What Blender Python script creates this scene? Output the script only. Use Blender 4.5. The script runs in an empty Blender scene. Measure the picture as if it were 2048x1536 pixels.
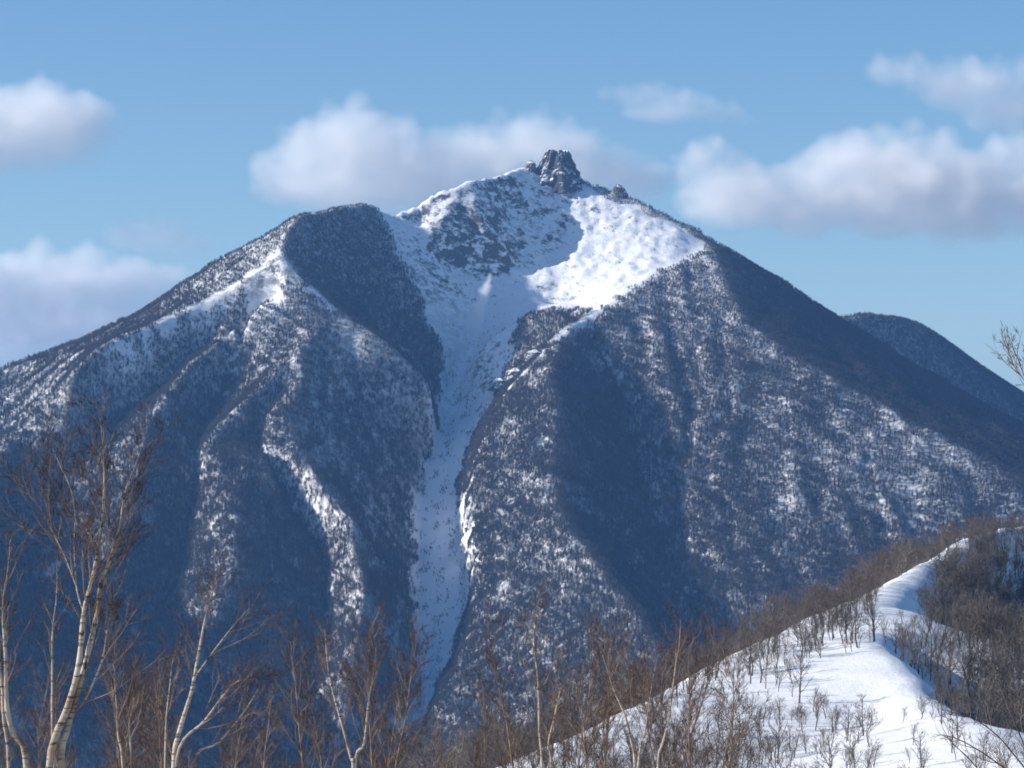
import bpy, bmesh, math, random
import numpy as np
from mathutils import Vector

# ------------------------------------------------------------------ camera, sky, sun, exposure
scene = bpy.context.scene
COL = scene.collection
R = math.radians
FOC = 110.0 / 36.0 * 2048.0            # focal length in photo pixels
PITCH = math.atan((1000 - 768) / FOC)  # horizon lies at row 1000 of the photograph

cam_d = bpy.data.cameras.new('camera')
cam_d.lens = 110.0
cam_d.sensor_width = 36.0
cam_d.clip_start = 0.5
cam_d.clip_end = 80000.0
cam = bpy.data.objects.new('camera', cam_d)
COL.objects.link(cam)
cam.location = (0, 0, 0)
cam.rotation_euler = (math.pi / 2 + PITCH, 0, 0)
scene.camera = cam

SUN_EL = R(24.5)
SUN_AZ = R(264.0)      # clockwise from +Y: from the left, a little on the camera's side
sun_dir = Vector((math.sin(SUN_AZ) * math.cos(SUN_EL), math.cos(SUN_AZ) * math.cos(SUN_EL), math.sin(SUN_EL)))

world = bpy.data.worlds.new('World')
scene.world = world
world.use_nodes = True
wn = world.node_tree.nodes
wl = world.node_tree.links
wn.clear()
w_out = wn.new('ShaderNodeOutputWorld')
w_bg = wn.new('ShaderNodeBackground')
w_sky = wn.new('ShaderNodeTexSky')
w_sky.sky_type = 'NISHITA'
w_sky.sun_disc = False
w_sky.sun_elevation = SUN_EL
w_sky.sun_rotation = SUN_AZ
w_sky.altitude = 1500.0
w_sky.air_density = 1.0
w_sky.dust_density = 2.6
w_sky.ozone_density = 2.0
w_bg.inputs['Strength'].default_value = 0.11
w_co = wn.new('ShaderNodeTexCoord')
w_mp = wn.new('ShaderNodeVectorMath'); w_mp.operation = 'ADD'
w_mp.inputs[1].default_value = (0, 0, 0.012)
w_nm = wn.new('ShaderNodeVectorMath'); w_nm.operation = 'NORMALIZE'
wl.new(w_co.outputs['Generated'], w_mp.inputs[0])
wl.new(w_mp.outputs[0], w_nm.inputs[0])
wl.new(w_nm.outputs[0], w_sky.inputs['Vector'])
w_hs = wn.new('ShaderNodeHueSaturation'); w_hs.inputs['Saturation'].default_value = 1.24
wl.new(w_sky.outputs[0], w_hs.inputs['Color'])
wl.new(w_hs.outputs[0], w_bg.inputs['Color'])
wl.new(w_bg.outputs[0], w_out.inputs['Surface'])

sun_l = bpy.data.lights.new('sun', 'SUN')
sun_l.energy = 5.0
sun_l.angle = R(0.5)
sun_l.color = (1.0, 0.95, 0.88)
sun = bpy.data.objects.new('sun', sun_l)
COL.objects.link(sun)
sun.rotation_euler = sun_dir.to_track_quat('Z', 'Y').to_euler()
sun.location = (-300, 0, 400)

scene.view_settings.view_transform = 'Standard'
scene.view_settings.look = 'None'
scene.view_settings.gamma = 1.0
scene.view_settings.use_curve_mapping = False
scene.view_settings.exposure = 0.38
scene.render.engine = 'CYCLES'
scene.cycles.use_denoising = True
scene.cycles.max_bounces = 8
scene.cycles.diffuse_bounces = 1
scene.cycles.transparent_max_bounces = 8
scene.cycles.volume_bounces = 6
scene.cycles.filter_width = 1.7

# ------------------------------------------------------------------ helpers
random.seed(7)
rng = np.random.default_rng(7)


def P(u, v, D):
    """World point at depth D (metres along +Y) that the photograph shows at pixel (u, v)."""
    a = (u - 1024.0) / FOC
    b = (768.0 - v) / FOC
    fy = math.cos(PITCH) - b * math.sin(PITCH)
    fz = math.sin(PITCH) + b * math.cos(PITCH)
    s = D / fy
    return np.array((a * s, D, fz * s))


def project(x, y, z):
    f = y * math.cos(PITCH) + z * math.sin(PITCH)
    b = -y * math.sin(PITCH) + z * math.cos(PITCH)
    return 1024 + FOC * x / f, 768 - FOC * b / f


def _hash(ix, iy, seed):
    h = (ix.astype(np.int64) * 374761393 + iy.astype(np.int64) * 668265263 + seed * 982451653) & 0xFFFFFFFF
    h = ((h ^ (h >> 13)) * 1274126177) & 0xFFFFFFFF
    return ((h ^ (h >> 16)) & 0xFFFFFF) / float(0xFFFFFF)


def vnoise(x, y, seed=0):
    ix = np.floor(x); iy = np.floor(y)
    fx = x - ix; fy = y - iy
    ix = ix.astype(np.int64); iy = iy.astype(np.int64)
    sx = fx * fx * fx * (fx * (fx * 6 - 15) + 10)
    sy = fy * fy * fy * (fy * (fy * 6 - 15) + 10)

    def g(jx, jy, dx, dy):
        a = _hash(jx, jy, seed) * 2 * np.pi
        return np.cos(a) * dx + np.sin(a) * dy
    n00 = g(ix, iy, fx, fy); n10 = g(ix + 1, iy, fx - 1, fy)
    n01 = g(ix, iy + 1, fx, fy - 1); n11 = g(ix + 1, iy + 1, fx - 1, fy - 1)
    return ((n00 * (1 - sx) + n10 * sx) * (1 - sy) + (n01 * (1 - sx) + n11 * sx) * sy) * 1.5


def fbm(x, y, octaves=4, seed=0):
    s = 0; a = 0.5
    for o in range(octaves):
        s = s + a * vnoise(x * 2 ** o, y * 2 ** o, seed + o * 17)
        a *= 0.5
    return s


def ridged(x, y, octaves=3, seed=0):
    s = 0; a = 0.5
    for o in range(octaves):
        s = s + a * (1 - 2 * np.abs(vnoise(x * 2 ** o, y * 2 ** o, seed + o * 31)))
        a *= 0.5
    return s


def smoothstep(a, b, x):
    t = np.clip((x - a) / (b - a), 0, 1)
    return t * t * (3 - 2 * t)


def line_pts(pts, n=6.0):
    """Dense samples along a polyline of (u, v, D) feature points, smoothed with Catmull-Rom."""
    W = np.array([P(*p) for p in pts])
    out = []
    m = len(W)
    for i in range(m - 1):
        p0 = W[max(i - 1, 0)]; p1 = W[i]; p2 = W[i + 1]; p3 = W[min(i + 2, m - 1)]
        k = max(2, int(np.linalg.norm(p2[:2] - p1[:2]) / n))
        t = np.linspace(0, 1, k, endpoint=False)[:, None]
        out.append(0.5 * ((2 * p1) + (-p0 + p2) * t + (2 * p0 - 5 * p1 + 4 * p2 - p3) * t ** 2 + (-p0 + 3 * p1 - 3 * p2 + p3) * t ** 3))
    out.append(W[-1:])
    return np.concatenate(out)


def solve_field(x0, x1, y0, y1, cell, lines, base, levels=4, rough=0.0, iters=(400, 250, 200, 160, 120)):
    """Height grid stretched like a membrane over ridge and valley lines."""
    pts = []
    for k, l in enumerate(lines):
        p = line_pts(l, cell * 0.7)
        if rough:
            p[:, 0] += rough * (fbm(p[:, 0] / 45, p[:, 1] / 45, 3, 200 + k) * 2)
            p[:, 2] += 0.35 * rough * fbm(p[:, 0] / 30, p[:, 1] / 30, 3, 300 + k)
        pts.append(p)
    pts = np.concatenate(pts)
    Z = None
    for lev in range(levels - 1, -1, -1):
        c = cell * 2 ** lev
        nx = int(round((x1 - x0) / c)) + 1; ny = int(round((y1 - y0) / c)) + 1
        xs = np.linspace(x0, x1, nx); ys = np.linspace(y0, y1, ny)
        X, Y = np.meshgrid(xs, ys)
        B = base(X, Y)
        if Z is None:
            Z = B.copy()
        else:
            oy = np.linspace(0, Z.shape[0] - 1, ny); ox = np.linspace(0, Z.shape[1] - 1, nx)
            iy = np.minimum(oy.astype(int), Z.shape[0] - 2); ix = np.minimum(ox.astype(int), Z.shape[1] - 2)
            ty = (oy - iy)[:, None]; tx = (ox - ix)[None, :]
            Z = (Z[iy][:, ix] * (1 - ty) * (1 - tx) + Z[iy + 1][:, ix] * ty * (1 - tx)
                 + Z[iy][:, ix + 1] * (1 - ty) * tx + Z[iy + 1][:, ix + 1] * ty * tx)
        gx = np.clip(np.round((pts[:, 0] - x0) / (x1 - x0) * (nx - 1)).astype(int), 0, nx - 1)
        gy = np.clip(np.round((pts[:, 1] - y0) / (y1 - y0) * (ny - 1)).astype(int), 0, ny - 1)
        acc = np.zeros((ny, nx)); cnt = np.zeros((ny, nx))
        np.add.at(acc, (gy, gx), pts[:, 2]); np.add.at(cnt, (gy, gx), 1)
        fix = cnt > 0
        val = np.where(fix, acc / np.maximum(cnt, 1), 0)
        edge = np.zeros_like(fix); edge[0] = edge[-1] = True; edge[:, 0] = edge[:, -1] = True
        val = np.where(fix, val, B); fix = fix | edge
        Z = np.where(fix, val, Z)
        inner = ~fix[1:-1, 1:-1]
        red = (np.add.outer(np.arange(ny), np.arange(nx)) % 2 == 0)[1:-1, 1:-1]
        om = 1.85
        for it in range(iters[min(levels - 1 - lev, len(iters) - 1)]):
            for m in (red & inner, ~red & inner):
                av = 0.25 * (Z[:-2, 1:-1] + Z[2:, 1:-1] + Z[1:-1, :-2] + Z[1:-1, 2:])
                q = Z[1:-1, 1:-1]
                q[m] += om * (av[m] - q[m])
    return xs, ys, X, Y, Z, fix


def blur(Z, n):
    for _ in range(n):
        Zp = np.pad(Z, 1, mode='edge')
        Z = 0.25 * Z + 0.125 * (Zp[:-2, 1:-1] + Zp[2:, 1:-1] + Zp[1:-1, :-2] + Zp[1:-1, 2:]) + 0.0625 * (Zp[:-2, :-2] + Zp[:-2, 2:] + Zp[2:, :-2] + Zp[2:, 2:])
    return Z


def sample_grid(xs, ys, Z, x, y):
    fx = np.clip((x - xs[0]) / (xs[1] - xs[0]), 0, len(xs) - 1.001)
    fy = np.clip((y - ys[0]) / (ys[1] - ys[0]), 0, len(ys) - 1.001)
    ix = fx.astype(int); iy = fy.astype(int); tx = fx - ix; ty = fy - iy
    return Z[iy, ix] * (1 - tx) * (1 - ty) + Z[iy, ix + 1] * tx * (1 - ty) + Z[iy + 1, ix] * (1 - tx) * ty + Z[iy + 1, ix + 1] * tx * ty


def raw_mesh(name, V, F, smooth=True):
    """Mesh from numpy arrays: V (n,3), F (m,k) faces of equal size."""
    V = np.asarray(V, dtype=np.float32); F = np.asarray(F, dtype=np.int32)
    me = bpy.data.meshes.new(name)
    me.vertices.add(len(V)); me.vertices.foreach_set('co', V.ravel())
    k = F.shape[1]
    me.loops.add(F.size); me.loops.foreach_set('vertex_index', F.ravel())
    me.polygons.add(len(F))
    me.polygons.foreach_set('loop_start', np.arange(0, F.size, k, dtype=np.int32))
    me.polygons.foreach_set('use_smooth', np.full(len(F), smooth))
    me.update(calc_edges=True)
    return me


def grid_mesh(name, X, Y, Z, attrs=None):
    ny, nx = X.shape
    V = np.stack([X.ravel(), Y.ravel(), Z.ravel()], 1)
    i = np.arange(ny * nx).reshape(ny, nx)
    F = np.stack([i[:-1, :-1].ravel(), i[:-1, 1:].ravel(), i[1:, 1:].ravel(), i[1:, :-1].ravel()], 1)
    me = raw_mesh(name, V, F)
    for k, a in (attrs or {}).items():
        at = me.attributes.new(k, 'FLOAT', 'POINT')
        at.data.foreach_set('value', a.astype(np.float32).ravel())
    return me


def link(name, me, mat=None, parent=None, kind=None, label=None, cat=None, group=None):
    o = bpy.data.objects.new(name, me)
    COL.objects.link(o)
    if mat is not None:
        me.materials.append(mat)
    if parent is not None:
        o.parent = parent
    tag(o, label, cat, group, kind)
    return o


def tag(o, label=None, cat=None, group=None, kind=None):
    if label: o['label'] = label
    if cat: o['category'] = cat
    if group: o['group'] = group
    if kind: o['kind'] = kind
    return o


def in_poly(x, y, poly):
    c = np.zeros(x.shape, bool)
    n = len(poly)
    for i in range(n):
        xa, ya = poly[i]; xb, yb = poly[(i + 1) % n]
        if ya == yb:
            continue
        c ^= ((ya > y) != (yb > y)) & (x < (xb - xa) * (y - ya) / (yb - ya) + xa)
    return c


# ------------------------------------------------------------------ materials
def new_mat(name):
    m = bpy.data.materials.new(name)
    m.use_nodes = True
    nt = m.node_tree
    b = nt.nodes['Principled BSDF']
    return m, nt, b


def nd(nt, t, **kw):
    n = nt.nodes.new(t)
    for k, v in kw.items():
        if k in n.inputs:
            n.inputs[k].default_value = v
        else:
            setattr(n, k, v)
    return n


def ramp(nt, fac, stops):
    r = nt.nodes.new('ShaderNodeValToRGB')
    e = r.color_ramp.elements
    e[0].position, e[0].color = stops[0][0], (*stops[0][1], 1)
    e[1].position, e[1].color = stops[-1][0], (*stops[-1][1], 1)
    for p, c in stops[1:-1]:
        x = e.new(p); x.color = (*c, 1)
    nt.links.new(fac, r.inputs['Fac'])
    return r


def mix(nt, fac, a, b):
    m = nt.nodes.new('ShaderNodeMix'); m.data_type = 'RGBA'
    for s, v in ((0, fac), (6, a), (7, b)):
        if isinstance(v, (int, float)):
            m.inputs[s].default_value = v
        elif isinstance(v, tuple):
            m.inputs[s].default_value = (*v, 1)
        else:
            nt.links.new(v, m.inputs[s])
    return m.outputs[2]


def math_n(nt, op, a, b=0.0, clamp=False):
    m = nt.nodes.new('ShaderNodeMath'); m.operation = op; m.use_clamp = clamp
    for s, v in ((0, a), (1, b)):
        if isinstance(v, (int, float)):
            m.inputs[s].default_value = v
        else:
            nt.links.new(v, m.inputs[s])
    return m.outputs[0]


def terrain_material(name, rock_lo, rock_hi, scrub, s=1.0):
    """Snow over rock; 'forest' on the vertices says where brown undergrowth shows through the snow; on the mountain it also carries painted shade."""
    m, nt, b = new_mat(name)
    geo = nd(nt, 'ShaderNodeNewGeometry')
    sep = nd(nt, 'ShaderNodeSeparateXYZ'); nt.links.new(geo.outputs['Normal'], sep.inputs[0])
    n1 = nd(nt, 'ShaderNodeTexNoise', Scale=0.035 * s, Detail=8.0, Roughness=0.65)
    n2 = nd(nt, 'ShaderNodeTexNoise', Scale=0.11 * s, Detail=6.0, Roughness=0.7)
    n3 = nd(nt, 'ShaderNodeTexNoise', Scale=0.5 * s, Detail=4.0, Roughness=0.6)
    for n in (n1, n2, n3):
        nt.links.new(geo.outputs['Position'], n.inputs['Vector'])
    at = nd(nt, 'ShaderNodeAttribute', attribute_name='forest')
    # steepness + noise -> bare rock
    st = math_n(nt, 'ADD', sep.outputs['Z'], math_n(nt, 'MULTIPLY', math_n(nt, 'SUBTRACT', n2.outputs['Fac'], 0.5), 0.9))
    rk = nd(nt, 'ShaderNodeMapRange'); rk.inputs['From Min'].default_value = rock_hi; rk.inputs['From Max'].default_value = rock_lo
    nt.links.new(st, rk.inputs['Value'])
    rockc = ramp(nt, n3.outputs['Fac'], [(0.3, (0.045, 0.045, 0.05)), (0.55, (0.11, 0.105, 0.10)), (0.75, (0.19, 0.18, 0.17))])
    snow = ramp(nt, n1.outputs['Fac'], [(0.3, (0.80, 0.81, 0.83)), (0.7, (0.86, 0.86, 0.86))])
    at2 = nd(nt, 'ShaderNodeAttribute', attribute_name='rocky')
    lm = nd(nt, 'ShaderNodeMapping'); lm.inputs['Scale'].default_value = (0.06, 0.06, 0.085)
    nt.links.new(geo.outputs['Position'], lm.inputs[0])
    ln = nd(nt, 'ShaderNodeTexNoise', Scale=1.0, Detail=5.0, Roughness=0.7); nt.links.new(lm.outputs[0], ln.inputs['Vector'])
    ledge = ramp(nt, ln.outputs['Fac'], [(0.49, (1, 1, 1)), (0.60, (0, 0, 0))])
    c = mix(nt, math_n(nt, 'MULTIPLY', math_n(nt, 'MULTIPLY', rk.outputs[0], ledge.outputs[0]), at2.outputs['Fac']), snow.outputs[0], rockc.outputs[0])
    # undergrowth
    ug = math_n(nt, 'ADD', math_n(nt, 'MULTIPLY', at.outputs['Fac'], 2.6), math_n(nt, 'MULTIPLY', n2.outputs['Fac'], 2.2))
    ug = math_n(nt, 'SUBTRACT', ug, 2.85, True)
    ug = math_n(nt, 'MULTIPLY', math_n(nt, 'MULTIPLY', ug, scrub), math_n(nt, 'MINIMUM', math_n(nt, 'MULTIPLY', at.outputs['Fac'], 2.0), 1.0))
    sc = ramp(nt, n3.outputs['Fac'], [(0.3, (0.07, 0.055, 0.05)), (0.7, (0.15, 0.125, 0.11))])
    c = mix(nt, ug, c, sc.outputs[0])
    nt.links.new(c, b.inputs['Base Color'])
    b.inputs['Roughness'].default_value = 0.75
    b.inputs['Specular IOR Level'].default_value = 0.25
    bp = nd(nt, 'ShaderNodeBump', Strength=0.6, Distance=2.0 / s)
    hh = math_n(nt, 'ADD', n2.outputs['Fac'], math_n(nt, 'MULTIPLY', n3.outputs['Fac'], 0.3))
    nt.links.new(hh, bp.inputs['Height'])
    nt.links.new(bp.outputs[0], b.inputs['Normal'])
    return m


def plain_bark(name, c0, c1, scale=3.0):
    m, nt, b = new_mat(name)
    n = nd(nt, 'ShaderNodeTexNoise', Scale=scale, Detail=3.0)
    tc = nd(nt, 'ShaderNodeTexCoord')
    nt.links.new(tc.outputs['Object'], n.inputs['Vector'])
    r = ramp(nt, n.outputs['Fac'], [(0.35, c0), (0.65, c1)])
    nt.links.new(r.outputs[0], b.inputs['Base Color'])
    b.inputs['Roughness'].default_value = 0.85
    b.inputs['Specular IOR Level'].default_value = 0.15
    return m


M_MOUNT = terrain_material('mountain_snow_rock', 0.57, 0.72, 0.9)
M_FAR = terrain_material('far_ridge_snow', 0.40, 0.52, 0.9)
M_RIDGE = terrain_material('ridge_snow', 0.1, 0.2, 0.55, 4.0)
M_GROUND = terrain_material('valley_snow', 0.1, 0.2, 0.8)
M_FTREE = plain_bark('distant_bark', (0.045, 0.040, 0.039), (0.095, 0.083, 0.078), 0.3)

# ------------------------------------------------------------------ the mountain
SKY_L = [(-500, 950, 4350), (-200, 830, 4400), (0, 742, 4450), (100, 706, 4480), (230, 652, 4520), (400, 546, 4560), (500, 487, 4565), (600, 428, 4560)]
RIM_L = [(600, 428, 4560), (650, 422, 4640), (690, 410, 4710), (725, 409, 4760), (760, 424, 4780), (788, 436, 4790)]
RIM_L2 = [(788, 436, 4790), (850, 402, 4820), (930, 372, 4850), (1000, 350, 4920), (1045, 338, 4975), (1075, 334, 4992), (1110, 342, 5000), (1150, 355, 5000)]
RIM_R = [(1150, 358, 5000), (1230, 385, 4975), (1290, 412, 4950), (1340, 436, 4930), (1420, 478, 4910), (1560, 562, 4950), (1680, 640, 5000), (1760, 697, 5030), (1850, 752, 5060), (1960, 815, 5090), (2048, 868, 5110), (2300, 1000, 5200)]
CREST = [(555, 513, 4445), (490, 560, 4440), (430, 592, 4425), (360, 624, 4395), (290, 655, 4350), (210, 684, 4310), (165, 730, 4270), (140, 790, 4215)]
RIM_SPUR = [(600, 428, 4560), (572, 470, 4500), (555, 513, 4445)]
SPUR = [(555, 513, 4445), (610, 566, 4425), (680, 624, 4400), (740, 660, 4380), (800, 700, 4365), (850, 748, 4370), (868, 790, 4405), (878, 830, 4445)]
GUL_L = [(882, 850, 4450), (868, 900, 4360), (840, 1000, 4230), (835, 1100, 4100), (835, 1200, 3970), (848, 1320, 3810), (845, 1420, 3670), (815, 1540, 3520)]
GUL_R = [(935, 820, 4450), (928, 900, 4330), (915, 1000, 4200), (925, 1100, 4080), (932, 1200, 3950), (905, 1300, 3800), (862, 1420, 3650), (825, 1540, 3500)]
GULLY = [(1000, 552, 4785), (975, 620, 4710), (945, 690, 4640), (920, 745, 4590), (905, 820, 4480)]
FLOOR = [(1110, 400, 4940), (1085, 470, 4870), (1040, 530, 4810), (1000, 552, 4785)]
FLOOR2 = [(1085, 590, 4730), (1040, 600, 4725), (985, 610, 4735)]
TALUS = [(870, 520, 4770), (930, 545, 4775), (1000, 552, 4785)]
BUTT = [(950, 374, 4860), (955, 420, 4815), (975, 465, 4800), (1010, 500, 4795)]
BUTT2 = [(1045, 345, 4965), (1055, 400, 4915), (1050, 450, 4880)]
BUTTG = [(1010, 400, 4910), (1015, 450, 4870)]
LITRIB = [(930, 372, 4850), (905, 410, 4812), (880, 452, 4778), (850, 500, 4745)]
LITG = [(840, 425, 4820), (830, 465, 4785)]
R_DIV = [(1425, 482, 4900), (1370, 520, 4800), (1300, 552, 4720), (1200, 622, 4590), (1150, 648, 4530), (1100, 690, 4440), (1050, 745, 4370), (1005, 792, 4310), (965, 890, 4180), (938, 980, 4080), (945, 1080, 3960), (955, 1200, 3820), (930, 1290, 3720), (862, 1420, 3560), (800, 1536, 3420), (740, 1700, 3200)]
MOUND = [(1200, 618, 4640), (1100, 626, 4620), (1040, 640, 4600), (985, 678, 4560), (950, 725, 4540)]
WALL = [(1150, 400, 4950), (1135, 480, 4880), (1090, 545, 4800), (1075, 575, 4765), (1090, 615, 4730), (1150, 612, 4730)]
R2 = [(1110, 680, 4442), (1112, 800, 4230), (1105, 900, 4110), (1120, 1000, 3970), (1170, 1090, 3830), (1230, 1170, 3710), (1300, 1260, 3580), (1360, 1400, 3400), (1400, 1600, 3150)]
V2 = [(1190, 680, 4545), (1235, 790, 4415), (1268, 900, 4285), (1302, 1000, 4150), (1330, 1100, 4005), (1348, 1200, 3865), (1375, 1350, 3660), (1430, 1600, 3380)]
R3 = [(1425, 482, 4900), (1450, 560, 4700), (1500, 650, 4560), (1600, 725, 4460), (1750, 805, 4370), (1900, 885, 4280), (2048, 965, 4200), (2300, 1120, 4050)]
RIBA = [(556, 540, 4435), (530, 585, 4415), (465, 655, 4370), (405, 710, 4325), (370, 738, 4295), (330, 800, 4225), (298, 850, 4170), (275, 940, 4050), (245, 1060, 3890), (190, 1180, 3740), (110, 1300, 3580)]
G1 = [(495, 592, 4425), (440, 650, 4408), (395, 700, 4388), (330, 770, 4340), (225, 850, 4290), (150, 930, 4190), (80, 1020, 4060), (30, 1120, 3910), (0, 1250, 3720)]
RIBB = [(672, 634, 4392), (600, 710, 4325), (510, 790, 4240), (440, 845, 4170), (405, 885, 4110), (432, 940, 4045), (450, 1000, 3960), (470, 1080, 3855), (440, 1200, 3715), (380, 1350, 3540)]
GAB = [(562, 610, 4432), (530, 660, 4418), (500, 705, 4406), (450, 770, 4350), (402, 840, 4275), (385, 910, 4185), (392, 1000, 4065), (330, 1180, 3860), (220, 1350, 3650)]
DIV = [(680, 624, 4400), (632, 700, 4338), (592, 775, 4262), (576, 860, 4155), (605, 925, 4065), (690, 1028, 3930), (718, 1110, 3830), (724, 1170, 3765), (712, 1270, 3640), (690, 1400, 3490), (650, 1560, 3300)]
GBC = [(560, 780, 4285), (525, 860, 4205), (520, 930, 4130), (580, 1010, 4060), (632, 1090, 3975), (652, 1180, 3855), (655, 1270, 3745), (628, 1400, 3575), (590, 1560, 3380)]
RIBC = [(555, 800, 4245), (533, 850, 4180), (535, 930, 4075), (545, 990, 3995)]
LEFTRIB = [(-60, 880, 4090), (-90, 940, 3930), (-100, 985, 3750), (-110, 1040, 3550), (-120, 1110, 3350), (-140, 1200, 3150)]
LGUL = [(60, 745, 4385), (20, 830, 4290), (-20, 900, 4190)]

PK = P(1105, 340, 5000)


def mount_base(X, Y):
    r = np.hypot((X - PK[0]) * 0.95, (Y - PK[1]))
    return np.maximum(PK[2] - 0.52 * r, -480.0)


MLINES = [SKY_L, RIM_L, RIM_L2, RIM_R, CREST, RIM_SPUR, SPUR, GUL_L, GUL_R, GULLY, FLOOR, FLOOR2, TALUS, BUTT, BUTT2, BUTTG, LITRIB, LITG,
          R_DIV, MOUND, WALL, R2, V2, R3, RIBA, G1, RIBB, GAB, DIV, GBC, RIBC, LEFTRIB, LGUL]
mxs, mys, MX, MY, MZ0, MFIX = solve_field(-1400, 1500, 2700, 6300, 5.0, MLINES, mount_base, levels=6, rough=7.0, iters=(300, 300, 250, 200, 160, 140))
MZ = blur(MZ0, 1)

# distance-to-skyline guard keeps the relief noise from shifting the crest lines
MASKL = np.zeros_like(MZ)
for l in (SKY_L, RIM_L, RIM_L2, RIM_R, CREST, SPUR, R_DIV):
    p = line_pts(l, 3.5)
    gx = np.clip(np.round((p[:, 0] - mxs[0]) / 5.0).astype(int), 0, len(mxs) - 1)
    gy = np.clip(np.round((p[:, 1] - mys[0]) / 5.0).astype(int), 0, len(mys) - 1)
    MASKL[gy, gx] = 1
g = MASKL.copy()
for _ in range(3):
    g = np.minimum(1, blur(g, 4) * 2.2)
guard = 1 - 0.75 * g

wx = MX + 40 * fbm(MX / 160, MY / 160, 3, 5)
wy = MY + 40 * fbm(MX / 160, MY / 160, 3, 9)
gul = ridged(wx / 70, wy / 300, 3, 21)
det = fbm(wx / 38, wy / 60, 4, 33)
fine = ridged(wx / 52, wy / 52, 4, 44) + 0.5 * fbm(MX / 13, MY / 13, 2, 47)
def erode(Z, cell, passes, K, hold):
    """Rain-cut gullies: steepest-descent drainage and stream-power incision."""
    ny, nx = Z.shape
    Z = Z.copy(); idx = np.arange(ny * nx).reshape(ny, nx)
    for _ in range(passes):
        best = np.zeros_like(Z); rec = idx.copy()
        for dy in (-1, 0, 1):
            for dx in (-1, 0, 1):
                if dx == 0 and dy == 0:
                    continue
                d = cell * math.hypot(dx, dy)
                sl = (Z - np.roll(np.roll(Z, -dy, 0), -dx, 1)) / d
                rr = np.roll(np.roll(idx, -dy, 0), -dx, 1)
                m = sl > best
                best = np.where(m, sl, best); rec = np.where(m, rr, rec)
        order = np.argsort(-Z.ravel()).tolist(); r = rec.ravel().tolist(); acc = [1.0] * (ny * nx)
        for i in order:
            j = r[i]
            if j != i:
                acc[j] += acc[i]
        A = np.array(acc).reshape(ny, nx)
        cut = K * np.minimum(A, 220.0) ** 0.5 * np.minimum(best, 1.2)
        Z = Z - np.minimum(cut, 2.5) * hold
        Z = 0.97 * Z + 0.03 * blur(Z, 1)
    return Z


# bare ground: crater bowl and avalanche gully
CRATER = [P(*q)[:2] for q in [(770, 430, 4800), (850, 395, 4890), (930, 365, 4930), (1060, 335, 5010), (1150, 362, 4990), (1230, 394, 4955), (1340, 448, 4910),
          (1415, 490, 4880), (1370, 520, 4800), (1300, 552, 4715), (1200, 622, 4590), (1130, 630, 4640), (1040, 640, 4600), (1000, 720, 4480), (985, 800, 4380), (932, 900, 4330), (918, 1000, 4200),
          (928, 1100, 4080), (935, 1200, 3950), (908, 1300, 3800), (865, 1420, 3650), (825, 1560, 3500), (790, 1560, 3540), (850, 1420, 3740), (826, 1300, 3860), (830, 1200, 3970),
          (825, 1080, 4120), (830, 990, 4230), (875, 880, 4390), (880, 800, 4500), (890, 740, 4590), (830, 670, 4650), (800, 600, 4700), (780, 520, 4740), (760, 470, 4780)]]
CPOLY = [tuple(q) for q in CRATER]
jx = MX + 22 * fbm(MX / 45, MY / 45, 3, 71); jy = MY + 30 * fbm(MX / 45, MY / 45, 3, 77)
BARE = blur(in_poly(jx, jy, CPOLY).astype(float), 3)
# wind-packed snow field on the left shoulder
for (u, v, D, r) in ((548, 525, 4445, 16), (520, 562, 4430, 17), (555, 590, 4410, 11), (500, 568, 4440, 10)):
    q = P(u, v, D)
    BARE = np.maximum(BARE, smoothstep(1.3, 0.5, np.hypot(MX - q[0], (MY - q[1]) * 0.8) / r + 0.9 * fbm(MX / 16, MY / 16, 3, 191)))
q = P(985, 705, 4510)
SPURROCK = smoothstep(1.2, 0.6, np.hypot((MX - q[0]) / 34, (MY - q[1]) / 60) + 0.5 * fbm(MX / 14, MY / 14, 2, 171))
BARE = np.maximum(BARE, SPURROCK)
for l, wd in ((CREST[:6], 0.6), (R_DIV[1:8], 1.0), (SPUR[:3], 0.5)):
    p = line_pts(l, 3.0); mk = np.zeros_like(MZ)
    mk[np.round((p[:, 1] - mys[0]) / 5.0).astype(int), np.round((p[:, 0] - mxs[0]) / 5.0).astype(int)] = 1
    BARE = np.maximum(BARE, np.minimum(1, blur(mk, 2) * 4.0 * wd) * smoothstep(-0.25, 0.15, fbm(MX / 25, MY / 25, 2, 195) + 0.1))
ROCKY = np.maximum(BARE * smoothstep(250, 330, MZ), SPURROCK)
MZ = MZ + guard * ((1 - BARE) * (8 * gul + 7 * det) + BARE * (1.5 * det) + ROCKY * (7 * fine + 2.2 * ridged(MX / 12, MY / 12, 2, 49))) + (1 - 0.5 * g) * 1.2 * fbm(MX / 11, MY / 11, 2, 90)
Zc = blur(MZ, 1)[::2, ::2]
Ze = erode(Zc, 10.0, 12, 0.15, ((1 - 0.9 * BARE) * (0.25 + 0.75 * guard) * (1 - 0.55 * smoothstep(120, 260, MX)))[::2, ::2])
dE = Ze - Zc
ny_, nx_ = MZ.shape
cy = np.minimum(np.arange(ny_) / 2.0, dE.shape[0] - 1.001); cx_ = np.minimum(np.arange(nx_) / 2.0, dE.shape[1] - 1.001)
iy = cy.astype(int); ix = cx_.astype(int); ty = (cy - iy)[:, None]; tx = (cx_ - ix)[None, :]
MZ = MZ + (dE[iy][:, ix] * (1 - ty) * (1 - tx) + dE[iy + 1][:, ix] * ty * (1 - tx) + dE[iy][:, ix + 1] * (1 - ty) * tx + dE[iy + 1][:, ix + 1] * ty * tx)
jag = np.zeros_like(MZ)
p = np.concatenate([line_pts(RIM_L2, 3.5), line_pts(RIM_R[:5], 3.5), line_pts(RIM_L[3:], 3.5)])
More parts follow.
